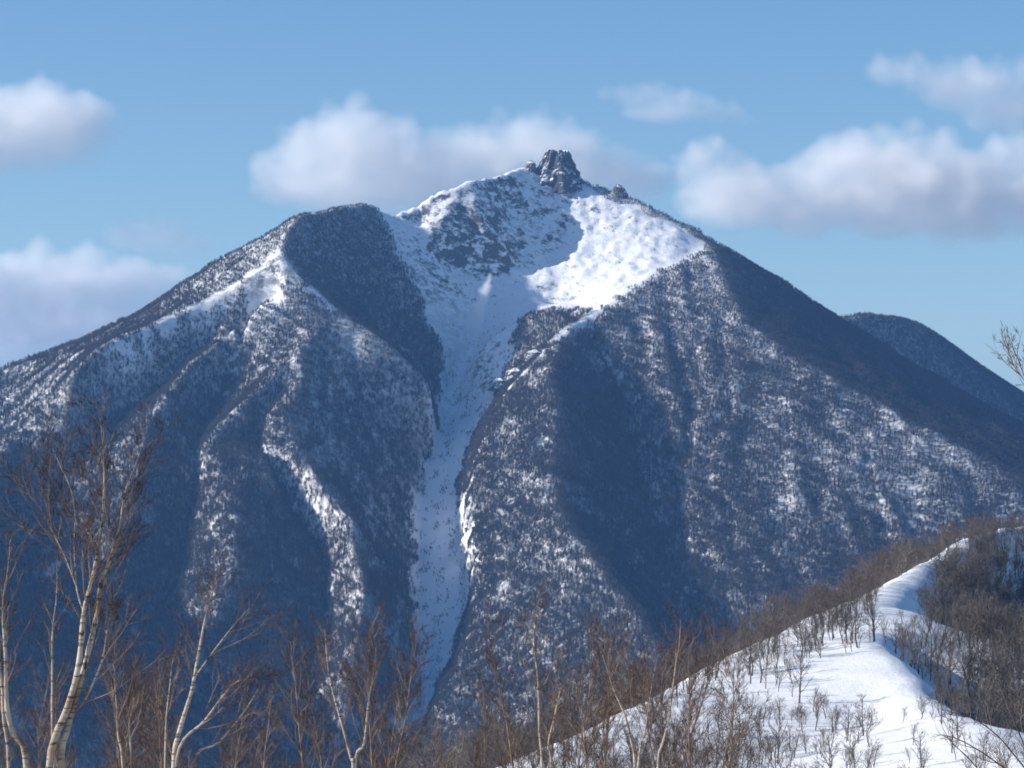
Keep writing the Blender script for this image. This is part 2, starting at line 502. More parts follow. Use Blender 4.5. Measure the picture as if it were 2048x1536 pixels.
jag[np.clip(np.round((p[:, 1] - mys[0]) / 5.0).astype(int), 0, len(mys) - 1), np.clip(np.round((p[:, 0] - mxs[0]) / 5.0).astype(int), 0, len(mxs) - 1)] = 1
for _ in range(2):
    jag = np.minimum(1, blur(jag, 3) * 2.0)
MZ = MZ + jag * (8.0 * ridged(MX / 21, MY / 21, 3, 140) + 3.0 * fbm(MX / 9, MY / 9, 2, 141))
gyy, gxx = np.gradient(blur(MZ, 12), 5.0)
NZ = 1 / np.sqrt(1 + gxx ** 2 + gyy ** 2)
SHADE_SIDE = smoothstep(-0.05, 0.30, -gxx / np.sqrt(1 + gxx ** 2 + gyy ** 2))     # slopes facing away from the sun; scrub colour and trees darken them like shade
FOREST_SHADE = (1 - BARE) * (0.80 + 0.17 * SHADE_SIDE)  # even undergrowth, plus extra scrub tone painting shade on slopes turned from the sun
uu, vv = project(MX, MY, MZ)
me = grid_mesh('mountain', MX, MY, MZ, {'forest': FOREST_SHADE, 'rocky': np.maximum(ROCKY, 0.25 * BARE)})
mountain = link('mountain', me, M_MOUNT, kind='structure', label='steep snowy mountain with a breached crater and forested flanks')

# ------------------------------------------------------------------ shoulder ridge behind on the right
FR = [(1480, 690, 5750), (1580, 642, 5800), (1650, 624, 5850), (1700, 619, 5900), (1760, 622, 5990), (1830, 640, 6120), (1900, 690, 6270), (1960, 735, 6400), (2048, 795, 6600), (2200, 900, 6900), (2400, 1020, 7200)]
fxs, fys, FX, FY, FZ, _ = solve_field(300, 2300, 5450, 7600, 10.0, [FR], lambda X, Y: np.full_like(X, -350.0), levels=5)
FZ = blur(FZ, 3) + 5 * ridged(FX / 90, FY / 140, 3, 12) * smoothstep(0, 150, np.abs(FX - np.interp(FY, [P(*q)[1] for q in FR], [P(*q)[0] for q in FR])))
me = grid_mesh('far_ridge', FX, FY, FZ, {'forest': np.ones_like(FZ)})
link('far_ridge', me, M_FAR, kind='structure', label='dark forested shoulder ridge behind the right flank')

# ------------------------------------------------------------------ valley floor out to the horizon
def valley_z(X, Y):
    return -482.0 + 10 * fbm(X / 600, Y / 600, 3, 3)


gx = np.concatenate([np.linspace(-16000, -4000, 7), np.linspace(-3600, 3600, 37), np.linspace(4000, 16000, 7)])
gy = np.concatenate([np.linspace(-6000, 0, 7), np.linspace(200, 8000, 40), np.linspace(9000, 26000, 10)])
GX, GY = np.meshgrid(gx, gy)
me = grid_mesh('valley_ground', GX, GY, valley_z(GX, GY), {'forest': np.ones_like(GX)})
link('valley_ground', me, M_GROUND, kind='structure', label='snowy wooded valley floor reaching the horizon')

# ------------------------------------------------------------------ snow ridge in the middle distance and the slope the camera stands on
K_CREST = [(2150, 1620, 340), (2048, 1512, 400), (1990, 1462, 440), (1920, 1408, 490), (1850, 1348, 540), (1800, 1300, 575), (1783, 1280, 600)]
K_CREST2 = [(1783, 1280, 600), (1800, 1250, 650), (1830, 1205, 735), (1862, 1152, 840), (1895, 1110, 920), (1942, 1066, 1000), (2048, 1034, 1060), (2200, 1010, 1120)]
K_LEFT = [(1880, 1098, 900), (1770, 1162, 790), (1700, 1194, 735), (1600, 1236, 680), (1460, 1302, 610), (1300, 1388, 540), (1150, 1462, 480), (1000, 1530, 440), (850, 1600, 400)]
K_DROP = [(1800, 1160, 1000), (1700, 1230, 860), (1560, 1330, 760), (1400, 1430, 660), (1200, 1530, 580), (950, 1650, 500)]
K_RIGHT = [(1850, 1310, 720), (1900, 1330, 765), (1960, 1330, 810), (2048, 1330, 900), (2200, 1330, 1000)]
K_RIGHT2 = [(1880, 1200, 790), (1940, 1200, 865), (2048, 1200, 990), (2200, 1200, 1100)]
K_RIGHT3 = [(1960, 1110, 965), (2048, 1110, 1040), (2200, 1100, 1130)]
K_RIGHT4 = [(1815, 1340, 625), (1850, 1410, 590), (1910, 1470, 560), (1990, 1540, 520), (2090, 1620, 480)]
K_LOW = [(1750, 1420, 520), (1600, 1500, 470), (1450, 1560, 430), (1200, 1620, 390)]
K_LOW2 = [(1900, 1560, 400), (1700, 1640, 370), (1450, 1720, 340)]
kl = [K_CREST, K_CREST2, K_LEFT, K_DROP, K_RIGHT, K_RIGHT2, K_RIGHT3, K_RIGHT4, K_LOW, K_LOW2]
kxs, kys, KX, KY, KZ, _ = solve_field(-260, 420, 250, 1450, 3.0, kl, lambda X, Y: -70 - 0.25 * np.maximum(0, Y - 320) * smoothstep(350, -100, X) - 40 * smoothstep(0, -260, X), levels=6)
KZ = blur(KZ, 2)
KZ = KZ + 0.8 * fbm(KX / 22, KY / 22, 3, 51) + 0.15 * fbm(KX / 5, KY / 5, 2, 53) + 0.30 * ridged((KX + 0.35 * KY) / 11, KY / 45, 2, 57)
# cornice-like wind lip along the crest
KOPEN = [tuple(P(*q)[:2]) for q in [(1783, 1282, 605), (1850, 1350, 540), (1920, 1410, 488), (1890, 1430, 485), (1800, 1450, 490), (1720, 1450, 500), (1640, 1420, 520), (1600, 1392, 545), (1630, 1350, 570), (1720, 1310, 590)]]
KSTRIP = [tuple(P(*q)[:2]) for q in [(1790, 1300, 590), (1812, 1242, 665), (1848, 1180, 785), (1885, 1125, 880), (1952, 1062, 1015), (1922, 1066, 1000), (1850, 1108, 885), (1775, 1160, 785), (1745, 1200, 722), (1765, 1258, 652)]]
kj = KX + 5 * fbm(KX / 14, KY / 14, 3, 61); kk = KY + 12 * fbm(KX / 20, KY / 20, 3, 63)
KBARE = np.maximum(in_poly(kj, kk, KOPEN), in_poly(kj, kk, KSTRIP)).astype(float)
KBARE = blur(KBARE, 1)
me = grid_mesh('snow_ridge', KX, KY, KZ, {'forest': 0.6 * (1 - KBARE)})
link('snow_ridge', me, M_RIDGE, kind='structure', label='sunlit snow ridge with scattered bare trees at lower right')

# camera hill
hx = np.linspace(-160, 160, 161); hy = np.linspace(-60, 300, 181)
HX, HY = np.meshgrid(hx, hy)


def hill_z(X, Y):
    X = np.asarray(X, float); Y = np.asarray(Y, float)
    return -1.8 - 0.115 * np.maximum(Y, 0) - 0.00025 * np.maximum(Y, 0) ** 2 - 0.02 * np.abs(X) + 0.35 * fbm(X / 9, Y / 9, 3, 81)


me = grid_mesh('hillside', HX, HY, hill_z(HX, HY), {'forest': np.full_like(HX, 0.25)})
link('hillside', me, M_RIDGE, kind='structure', label='snowy near slope falling away from the viewpoint')

# ------------------------------------------------------------------ air
def box_mesh(name, lo, hi):
    bm = bmesh.new()
    bmesh.ops.create_cube(bm, size=1.0)
    for v in bm.verts:
        v.co = Vector([lo[i] + (v.co[i] + 0.5) * (hi[i] - lo[i]) for i in range(3)])
    me = bpy.data.meshes.new(name); bm.to_mesh(me); bm.free()
    return me


HAZE_TOP = 600.0
m_haze = bpy.data.materials.new('haze_air'); m_haze.use_nodes = True
nt = m_haze.node_tree; nt.nodes.clear()
vo = nt.nodes.new('ShaderNodeOutputMaterial'); pv = nt.nodes.new('ShaderNodeVolumePrincipled')
pv.inputs['Color'].default_value = (0.22, 0.50, 1.0, 1)
pv.inputs['Density'].default_value = 3.4e-5
pv.inputs['Anisotropy'].default_value = 0.15
nt.links.new(pv.outputs[0], vo.inputs['Volume'])
link('haze', box_mesh('haze', (-16500, -6500, -520), (16500, 26500, HAZE_TOP)), m_haze, kind='stuff', label='thin blue winter haze filling the air')


# ------------------------------------------------------------------ tree building
class Tubes:
    """Collects tapered tubes into one mesh."""
    def __init__(self):
        self.V = []; self.F = []; self.n = 0

    def add(self, pts, rad, k=5):
        pts = np.asarray(pts, float); m = len(pts)
        rad = np.broadcast_to(np.asarray(rad, float), (m,))
        t = np.gradient(pts, axis=0)
        t /= np.linalg.norm(t, axis=1)[:, None] + 1e-9
        ref = np.array((0.0, 1.0, 0.0)) if abs(t[0, 1]) < 0.8 else np.array((1.0, 0, 0))
        a = np.cross(t, ref); a /= np.linalg.norm(a, axis=1)[:, None] + 1e-9
        b = np.cross(t, a)
        th = np.arange(k) * 2 * np.pi / k
        ring = pts[:, None, :] + rad[:, None, None] * (np.cos(th)[None, :, None] * a[:, None, :] + np.sin(th)[None, :, None] * b[:, None, :])
        self.V.append(ring.reshape(-1, 3))
        i = self.n + np.arange(m * k).reshape(m, k)
        j = np.roll(i, -1, axis=1)
        self.F.append(np.stack([i[:-1], j[:-1], j[1:], i[1:]], -1).reshape(-1, 4))
        self.n += m * k

    def mesh(self, name):
        return raw_mesh(name, np.concatenate(self.V), np.concatenate(self.F))


class Slivers:
    """Collects hair-thin two-triangle twigs into one mesh."""
    def __init__(self):
        self.A = []; self.B = []; self.W = []

    def add(self, a, b, w):
        self.A.append(a); self.B.append(b); self.W.append(w)

    def mesh(self, name, r=None):
        r = r or np.random.default_rng(1)
        A = np.array(self.A); B = np.array(self.B); W = np.array(self.W)[:, None]
        d = B - A
        s = np.cross(d, r.normal(size=d.shape)); s /= np.linalg.norm(s, axis=1)[:, None] + 1e-9
        mid = A * 0.5 + B * 0.5 + r.normal(size=d.shape) * np.linalg.norm(d, axis=1)[:, None] * 0.04
        V = np.stack([A - s * W, A + s * W, mid + s * W * 0.7, mid - s * W * 0.7, B], 1).reshape(-1, 3)
        i = np.arange(len(A))[:, None] * 5
        F = np.concatenate([i + np.array([[0, 1, 2]]), i + np.array([[0, 2, 3]]), i + np.array([[3, 2, 4]])])
        return raw_mesh(name, V, F, smooth=False)


def unit(v):
    return v / (np.linalg.norm(v) + 1e-9)


def wander(r, p, d, length, n, wob, up):
    pts = [np.array(p, float)]
    d = unit(np.array(d, float))
    for i in range(n):
        d = unit(d + r.normal(size=3) * wob + np.array((0, 0, up)))
        pts.append(pts[-1] + d * length / n)
    return np.array(pts)


def at_t(pts, t):
    f = t * (len(pts) - 1); i = min(int(f), len(pts) - 2)
    return pts[i] + (pts[i + 1] - pts[i]) * (f - i), unit(pts[i + 1] - pts[i])


def side_dir(r, d, ang):
    s = unit(np.cross(d, r.normal(size=3)))
    return d * math.cos(ang) + s * math.sin(ang)


def far_tree(seed, h=9.0, n=30, w=0.11):
    """Bare broadleaf tree of a few dozen triangles, for the distant woods."""
    r = np.random.default_rng(seed)
    S = Slivers()
    S.add(np.zeros(3), np.array((r.normal() * 0.3, r.normal() * 0.3, h * 0.75)), w * 1.5)
    for i in range(n):
        t = r.uniform(0.22, 0.75)
        p = np.array((0, 0, h * t))
        az = r.uniform(0, 2 * np.pi)
        L = h * r.uniform(0.22, 0.42) * (1.1 - 0.5 * t)
        q = p + L * np.array((math.cos(az) * 0.85, math.sin(az) * 0.85, r.uniform(0.35, 1.0)))
        S.add(p, q, w * r.uniform(0.6, 1.3))
        e = p + (q - p) * r.uniform(0.4, 0.8)
        S.add(e, e + L * 0.55 * np.array((r.normal() * 0.6, r.normal() * 0.6, r.uniform(0.3, 1.0))), w * 0.8)
    return S.mesh('far_tree', r)


def far_conifer(seed, h=10.0):
    r = np.random.default_rng(seed)
    V = []; F = []
    for k in range(5):
        z0 = h * (0.12 + 0.17 * k); rr = h * 0.19 * (1 - k / 5.5); n = 7
        b = len(V)
        for j in range(n):
            a = j * 2 * math.pi / n + r.uniform(-.3, .3)
            q = rr * r.uniform(0.7, 1.15)
            V.append((q * math.cos(a), q * math.sin(a), z0 + r.uniform(-.3, .3)))
        V.append((0, 0, z0 + h * 0.27))
        for j in range(n):
            F.append((b + j, b + (j + 1) % n, b + n))
    return raw_mesh('far_conifer', V, F, smooth=False)


M_CONIF = plain_bark('conifer_needles', (0.02, 0.03, 0.025), (0.04, 0.05, 0.04), 0.5)


def scatter(name, pts, scl, rot, var, sources, label):
    """One wood as a single object: bare trees instanced on computed points."""
    n = len(pts)
    me = bpy.data.meshes.new(name)
    me.vertices.add(n); me.vertices.foreach_set('co', np.asarray(pts, np.float32).ravel())
    for k, a, ty in (('scl', scl, 'FLOAT'), ('rot', rot, 'FLOAT'), ('var', var, 'INT')):
        t = me.attributes.new(k, ty, 'POINT'); t.data.foreach_set('value', np.asarray(a, np.float32 if ty == 'FLOAT' else np.int32))
    o = link(name, me, None, kind='stuff', label=label)
    ng = bpy.data.node_groups.new(name + '_nodes', 'GeometryNodeTree')
    ng.interface.new_socket('Geometry', in_out='INPUT', socket_type='NodeSocketGeometry')
    ng.interface.new_socket('Geometry', in_out='OUTPUT', socket_type='NodeSocketGeometry')
    gi = ng.nodes.new('NodeGroupInput'); go = ng.nodes.new('NodeGroupOutput')
    jn = ng.nodes.new('GeometryNodeJoinGeometry')

    def attr(nm, dt):
        a = ng.nodes.new('GeometryNodeInputNamedAttribute'); a.data_type = dt
        a.inputs['Name'].default_value = nm
        return a.outputs['Attribute']
    A_s = attr('scl', 'FLOAT'); A_r = attr('rot', 'FLOAT'); A_v = attr('var', 'INT')
    cx = ng.nodes.new('ShaderNodeCombineXYZ'); ng.links.new(A_r, cx.inputs['Z'])
    for i, src in enumerate(sources):
        cmp_ = ng.nodes.new('FunctionNodeCompare'); cmp_.data_type = 'INT'; cmp_.operation = 'EQUAL'
        ng.links.new(A_v, cmp_.inputs[2]); cmp_.inputs[3].default_value = i
        oi = ng.nodes.new('GeometryNodeObjectInfo'); oi.inputs['Object'].default_value = src
        oi.inputs['As Instance'].default_value = True
        ip = ng.nodes.new('GeometryNodeInstanceOnPoints')
        ng.links.new(gi.outputs[0], ip.inputs['Points'])
        ng.links.new(cmp_.outputs[0], ip.inputs['Selection'])
        ng.links.new(oi.outputs['Geometry'], ip.inputs['Instance'])
        ng.links.new(cx.outputs[0], ip.inputs['Rotation'])
        ng.links.new(A_s, ip.inputs['Scale'])
        ng.links.new(ip.outputs[0], jn.inputs[0])
    ng.links.new(jn.outputs[0], go.inputs[0])
    md = o.modifiers.new('scatter', 'NODES'); md.node_group = ng
    return o


def source(me, mat):
    o = bpy.data.objects.new(me.name, me)      # never linked: only a pattern for the wood
    me.materials.append(mat)
    return o


FAR_SRC = [source(far_tree(s), M_FTREE) for s in (1, 2, 3, 4)] + [source(far_conifer(5), M_CONIF)]


def wood_points(n, x0, x1, y0, y1, xs, ys, Z, dens, vis=None):
    x = rng.uniform(x0, x1, n); y = rng.uniform(y0, y1, n)
    z = sample_grid(xs, ys, Z, x, y)
    k = rng.uniform(size=n) < dens(x, y, z)
    x, y, z = x[k], y[k], z[k]
    u, v = project(x, y, z)
    ok = (u > -60) & (u < 2110) & (v < 1640)
    return x[ok], y[ok], z[ok]


FACE = [tuple(P(*q)[:2]) for q in (SPUR[1:] + GUL_L[1:] + DIV[::-1])]
BANDF = [tuple(P(*q)[:2]) for q in (R3 + RIM_R[:3:-1])]
HOLLOWF = [tuple(P(*q)[:2]) for q in (RIM_SPUR[::-1] + RIM_L[1:] + [(800, 520, 4720), (860, 690, 4590)] + SPUR[::-1])]


def m_dens(x, y, z):
    b = sample_grid(mxs, mys, BARE, x, y)
    patch = fbm(x / 55, y / 90, 3, 401)
    spot = fbm(x / 26, y / 9, 2, 407)
    e = sample_grid(mxs, mys, SHADE_SIDE, x, y)
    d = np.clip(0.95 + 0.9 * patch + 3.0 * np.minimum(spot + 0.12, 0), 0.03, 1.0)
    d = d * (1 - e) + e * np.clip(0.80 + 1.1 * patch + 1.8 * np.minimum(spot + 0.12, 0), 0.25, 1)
    u, v = project(x, y, z)
    face = in_poly(x, y, FACE)
    d = np.where(face, d * np.clip(0.62 + 1.3 * fbm(x / 12, y / 70, 3, 411), 0.2, 1), d)
    d = np.where(in_poly(x, y, HOLLOWF) | in_poly(x, y, BANDF), 1.0, d)
    d = d * 0.66 * np.minimum(2.2, 1.2 / sample_grid(mxs, mys, NZ, x, y) - 0.2)
    # open stands low on the right flank and on the left shoulder
    thin = np.exp(-((u - 1800) / 260) ** 2 - ((v - 930) / 130) ** 2) + 0.8 * np.exp(-((u - 60) / 160) ** 2 - ((v - 790) / 80) ** 2)
    d = d * (1 - 0.55 * np.clip(thin, 0, 1))
    d = np.where(b > 0.5, (0.012 + 0.40 * (fbm(x / 14, y / 26, 3, 415) > 0.13)) * (1 - smoothstep(150, 330, z)) + 0.16 * (fbm(x / 15, y / 15, 3, 421) > 0.10) * smoothstep(300, 360, z), d)
    return d


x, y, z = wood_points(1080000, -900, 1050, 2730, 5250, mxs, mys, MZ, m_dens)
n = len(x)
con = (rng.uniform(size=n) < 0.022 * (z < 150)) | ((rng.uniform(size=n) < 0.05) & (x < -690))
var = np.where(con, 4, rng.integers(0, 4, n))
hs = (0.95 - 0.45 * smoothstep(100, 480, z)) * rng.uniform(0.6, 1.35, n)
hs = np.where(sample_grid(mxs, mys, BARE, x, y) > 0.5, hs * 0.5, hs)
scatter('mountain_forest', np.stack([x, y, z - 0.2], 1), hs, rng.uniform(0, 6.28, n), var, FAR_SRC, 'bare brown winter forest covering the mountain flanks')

x, y, z = wood_points(150000, 350, 1500, 5500, 6900, fxs, fys, FZ, lambda x, y, z: np.full_like(x, 0.9))
n = len(x)
scatter('far_ridge_forest', np.stack([x, y, z - 0.2], 1), rng.uniform(0.7, 1.2, n), rng.uniform(0, 6.28, n), rng.integers(0, 4, n), FAR_SRC, 'bare forest on the shoulder ridge behind')

# ------------------------------------------------------------------ crags on the summit
def crag(name, foot, w, d, h, seed, label, lean=(0, 0), steps=44, top=None):
    """Craggy rock: a lumpy tower grown from a ring profile with broken ledges."""
    r = np.random.default_rng(seed)
    nz, na = steps, 56
    t = np.linspace(0, 1, nz)[:, None]; a = np.linspace(0, 2 * np.pi, na, endpoint=False)[None, :]
    prof = (top or (lambda t: 1.0 - 0.35 * t - 0.45 * smoothstep(0.72, 1.0, t)))(t)
    ca, sa = np.cos(a), np.sin(a)
    rad = prof * (1 + 0.20 * fbm(ca * 2 + t * 1.2, sa * 2 + t * 1.6 + 7, 3, seed) + 0.30 * ridged(ca * 2.6 + 5 + t * 0.7, sa * 2.6 + t * 1.3, 3, seed + 3) - 0.08)
    zz = t * h + 0.06 * h * fbm(ca * 3 + 11, sa * 3, 3, seed + 9) * t + 0.10 * h * np.maximum(0, ridged(ca * 2.2, sa * 2.2 + 3, 2, seed + 5)) * smoothstep(0.6, 1, t)
    X = foot[0] + rad * ca * w + lean[0] * t; Y = foot[1] + rad * sa * d + lean[1] * t; Z = foot[2] + zz + 0 * ca
    V = np.stack([X.ravel(), Y.ravel(), Z.ravel()], 1)
    i = np.arange(nz * na).reshape(nz, na); j = np.roll(i, -1, axis=1)
    F = np.stack([i[:-1], j[:-1], j[1:], i[1:]], -1).reshape(-1, 4)
    c = np.array([[X[-1].mean(), Y[-1].mean(), Z[-1].mean() + 0.02 * h]])
    V = np.concatenate([V, c])
    cap = np.stack([i[-1], j[-1], np.full(na, nz * na), np.full(na, nz * na)], -1)
    me = bpy.data.meshes.new(name)
    me.from_pydata(V.tolist(), [], F.tolist() + [q[:3] for q in cap.tolist()])
    return link(name, me, M_CRAG, label=label, cat='rock')


def crag_material():
    m, nt, b = new_mat('summit_rock')
    geo = nd(nt, 'ShaderNodeNewGeometry')
    sep = nd(nt, 'ShaderNodeSeparateXYZ'); nt.links.new(geo.outputs['True Normal'], sep.inputs[0])
    n1 = nd(nt, 'ShaderNodeTexNoise', Scale=0.35, Detail=6.0, Roughness=0.7)
    n2 = nd(nt, 'ShaderNodeTexNoise', Scale=0.12, Detail=5.0)
    for n in (n1, n2):
        nt.links.new(geo.outputs['Position'], n.inputs['Vector'])
    c = ramp(nt, n1.outputs['Fac'], [(0.3, (0.025, 0.026, 0.03)), (0.55, (0.06, 0.06, 0.06)), (0.75, (0.12, 0.118, 0.115))])
    st = math_n(nt, 'ADD', sep.outputs['Z'], math_n(nt, 'MULTIPLY', math_n(nt, 'SUBTRACT', n2.outputs['Fac'], 0.5), 1.5))
    mr = nd(nt, 'ShaderNodeMapRange'); mr.inputs['From Min'].default_value = 0.50; mr.inputs['From Max'].default_value = 0.66
    nt.links.new(st, mr.inputs['Value'])
    nt.links.new(mix(nt, mr.outputs[0], c.outputs[0], (0.82, 0.83, 0.85)), b.inputs['Base Color'])
    b.inputs['Roughness'].default_value = 0.85
    bp = nd(nt, 'ShaderNodeBump', Strength=0.8, Distance=1.5)
    nt.links.new(n1.outputs['Fac'], bp.inputs['Height']); nt.links.new(bp.outputs[0], b.inputs['Normal'])
    return m


M_CRAG = crag_material()


def on_mountain(u, v, D, sink=4.0):
    p = P(u, v, D)
    p[2] = sample_grid(mxs, mys, MZ, p[:1], p[1:2])[0] - sink
    return p


q = on_mountain(1109, 350, 4990, 34)
crag('summit_crag', q, 30, 25, P(0, 307, 4990)[2] - q[2], 11, 'blocky dark rock tower crowning the summit', lean=(5, 0), top=lambda t: 1.66 - 1.08 * t)
q = on_mountain(1062, 344, 4978, 5)
crag('summit_crag', q, 9, 10, P(0, 322, 4978)[2] - q[2], 23, 'small snow-plastered pinnacle left of the summit tower')
for (u, v, D, w, d, up, sd, lb) in (
        (1000, 770, 4425, 16, 12, 13, 41, 'lowest dark outcrop on the spur below the crater'),
        (1035, 748, 4400, 17, 12, 12, 43, 'middle dark outcrop on the spur below the crater'),
        (1072, 722, 4430, 14, 10, 11, 47, 'highest dark outcrop on the spur below the crater')):
    q = on_mountain(u, v, D, 5)
    crag('rock_outcrop', q, w, d, up + 5, sd, lb, lean=(-3, 5))
q = on_mountain(1243, 392, 4968, 4)
crag('rock_pinnacle', q, 11, 10, P(0, 370, 4968)[2] - q[2], 31, 'small dark rock tooth on the ridge right of the summit', lean=(-6, 0))

# ------------------------------------------------------------------ bare trees on the snow ridge
M_RTRUNK = plain_bark('grey_bark', (0.07, 0.058, 0.05), (0.16, 0.135, 0.115), 1.5)
M_RTWIG = plain_bark('grey_twigs', (0.06, 0.048, 0.042), (0.12, 0.095, 0.08), 1.0)


def mid_tree(seed, h=8.0, spread=0.5, nl=13):
    r = np.random.default_rng(seed)
    T = Tubes(); L = Tubes(); S = Slivers()
    tr = wander(r, (0, 0, -0.4), (r.normal() * 0.12, r.normal() * 0.12, 1), h * 0.8, 8, 0.09, 0.12)
    T.add(tr, np.linspace(0.14, 0.03, 9) * h / 8, 5)
    for i in range(nl):
        t = 0.2 + 0.75 * (i + r.uniform(0, 1)) / nl
        p, d = at_t(tr, t)
        ln = h * spread * (1.05 - 0.75 * t) * r.uniform(0.7, 1.2)
        b = wander(r, p, side_dir(r, d, r.uniform(0.6, 1.15)), ln, 5, 0.17, 0.12)
        L.add(b, np.linspace(0.055, 0.016, 6) * h / 8 * (1.2 - 0.5 * t), 3)
        for k in range(5):
            p2, d2 = at_t(b, r.uniform(0.25, 1))
            b2 = wander(r, p2, side_dir(r, d2, r.uniform(0.4, 0.9)), ln * r.uniform(0.3, 0.5), 3, 0.2, 0.1)
            L.add(b2, np.linspace(0.022, 0.010, 4) * h / 8, 3)
            for m in range(6):
                p3, d3 = at_t(b2, r.uniform(0.2, 1))
                S.add(p3, p3 + side_dir(r, d3, r.uniform(0.2, 0.8)) * ln * r.uniform(0.12, 0.28) + np.array((0, 0, 0.1)), 0.010)
    return T.mesh('trunk'), L.mesh('limbs'), S.mesh('twigs', r)


MID = []
for s_, hh, sp in ((101, 8, .5), (102, 9, .42), (103, 7, .62), (104, 8, .55), (105, 6, .6), (106, 9, .38)):
    a, b, c = mid_tree(s_, hh, sp)
    a.materials.append(M_RTRUNK); b.materials.append(M_RTRUNK); c.materials.append(M_RTWIG)
    MID.append((a, b, c))


def joined_source(parts):
    V = []; F4 = []; off = 0; faces = []
    for me in parts:
        n = len(me.vertices); co = np.empty(n * 3, np.float32); me.vertices.foreach_get('co', co)
        V.append(co.reshape(-1, 3))
        faces += [[i + off for i in p.vertices] for p in me.polygons]
        off += n
    me = bpy.data.meshes.new('mid_tree'); me.from_pydata(np.concatenate(V).tolist(), [], faces)
    return source(me, M_RTRUNK)


def k_dens(x, y):
    b = sample_grid(kxs, kys, KBARE, x, y)
    u, v = project(x, y, sample_grid(kxs, kys, KZ, x, y))
    return b, u, v


# candidates over the whole ridge
N = 60000
x = rng.uniform(-230, 330, N); y = rng.uniform(300, 1250, N)
z = sample_grid(kxs, kys, KZ, x, y)
b, u, v = k_dens(x, y)
crest_x = np.interp(y, [P(*q)[1] for q in (K_CREST + K_CREST2[1:])], [P(*q)[0] for q in (K_CREST + K_CREST2[1:])])
left_x = np.interp(y, sorted(P(*q)[1] for q in K_LEFT), [c for _, c in sorted((P(*q)[1], P(*q)[0]) for q in K_LEFT)])
right_side = x > crest_x + 2
behind = x < left_x - 1
lit = ~right_side & ~behind
patch = fbm(x / 30, y / 60, 3, 501)
dens = np.where(right_side, 1.0, np.where(behind, 0.45, np.clip(0.46 + 1.2 * patch, 0.03, 0.95)))
dens = np.where(right_side & (x < crest_x + 14) & (y < 780), 0.22, dens)
dens = np.where(lit & (y < 520), dens * np.where(x > 40, 0.6, 1.0), dens)
dens = dens * (b < 0.4)
keep = (rng.uniform(size=N) < dens) & (u > -40) & (u < 2100) & (v < 1700) & (v > 900)
x, y, z, lit, right_side, behind = [q[keep] for q in (x, y, z, lit, right_side, behind)]
sc = np.clip(np.exp(rng.normal(-0.22, 0.34, len(x))), 0.35, 1.35) * np.where(lit, np.where(y < 520, 0.66, 0.9), 1.2)
# the individuals: the trees on the lit snow that show largest
uu_, vv_ = project(x, y, z)
idx_lit = np.where(lit & (vv_ < 1560) & (uu_ > 0) & (uu_ < 2048))[0]
idx_lit = idx_lit[np.argsort(-sc[idx_lit] / y[idx_lit])][:290]
solo = np.zeros(len(x), bool); solo[idx_lit] = True


def place_tree(k, loc, s_, rz, label, group):
    e = bpy.data.objects.new('bare_tree', None); COL.objects.link(e)
    e.location = loc; e.scale = (s_, s_, s_); e.rotation_euler = (0, 0, rz); e.empty_display_size = 0.3
    tag(e, label, 'tree', group)
    for nm, me in zip(('trunk', 'limbs', 'twigs'), MID[k]):
        c = bpy.data.objects.new(nm, me); COL.objects.link(c); c.parent = e
        if nm != 'trunk':
            c['kind'] = 'stuff'
    return e


for i in np.where(solo)[0]:
    place_tree(int(rng.integers(0, 6)), (x[i], y[i], z[i]), sc[i], rng.uniform(0, 6.28), 'leafless grey tree on the sunlit snow ridge, ' + ('low on the slope at the bottom edge' if y[i] < 470 else 'below the open snowfield' if y[i] < 540 else 'around the open snowfield' if y[i] < 640 else 'high up near the snowy crest'), 'bare trees on the snow ridge')
rest = ~solo
MIDSRC = [joined_source(p) for p in MID[:4]]
n = int(rest.sum())
scatter('ridge_forest', np.stack([x, y, z], 1)[rest], sc[rest], rng.uniform(0, 6.28, n), rng.integers(0, 4, n), MIDSRC, 'dense bare wood on both sides of the snow ridge')

# ------------------------------------------------------------------ birches and saplings on the near slope
def birch_bark():
    m, nt, b = new_mat('birch_bark')
    tc = nd(nt, 'ShaderNodeTexCoord')
    mp = nd(nt, 'ShaderNodeMapping'); mp.inputs['Scale'].default_value = (3, 3, 22)
    nt.links.new(tc.outputs['Object'], mp.inputs[0])
    n1 = nd(nt, 'ShaderNodeTexNoise', Scale=1.0, Detail=4.0, Roughness=0.6); nt.links.new(mp.outputs[0], n1.inputs['Vector'])
    n2 = nd(nt, 'ShaderNodeTexNoise', Scale=1.6, Detail=5.0, Roughness=0.6); nt.links.new(tc.outputs['Object'], n2.inputs['Vector'])
    base = ramp(nt, n2.outputs['Fac'], [(0.36, (0.20, 0.105, 0.06)), (0.47, (0.32, 0.245, 0.175)), (0.6, (0.45, 0.39, 0.31))])
    dark = ramp(nt, n1.outputs['Fac'], [(0.38, (1, 1, 1)), (0.46, (0, 0, 0))])
    nt.links.new(mix(nt, dark.outputs[0], base.outputs[0], (0.06, 0.04, 0.035)), b.inputs['Base Color'])
    b.inputs['Roughness'].default_value = 0.7
    b.inputs['Specular IOR Level'].default_value = 0.2
    bp = nd(nt, 'ShaderNodeBump', Strength=0.5, Distance=0.01)
    nt.links.new(n1.outputs['Fac'], bp.inputs['Height']); nt.links.new(bp.outputs[0], b.inputs['Normal'])
    return m


M_BIRCH = birch_bark()
M_BLIMB = plain_bark('birch_limb_bark', (0.11, 0.065, 0.045), (0.30, 0.22, 0.155), 2.5)
M_BTWIG = plain_bark('birch_twigs', (0.040, 0.028, 0.026), (0.078, 0.053, 0.046), 1.2)


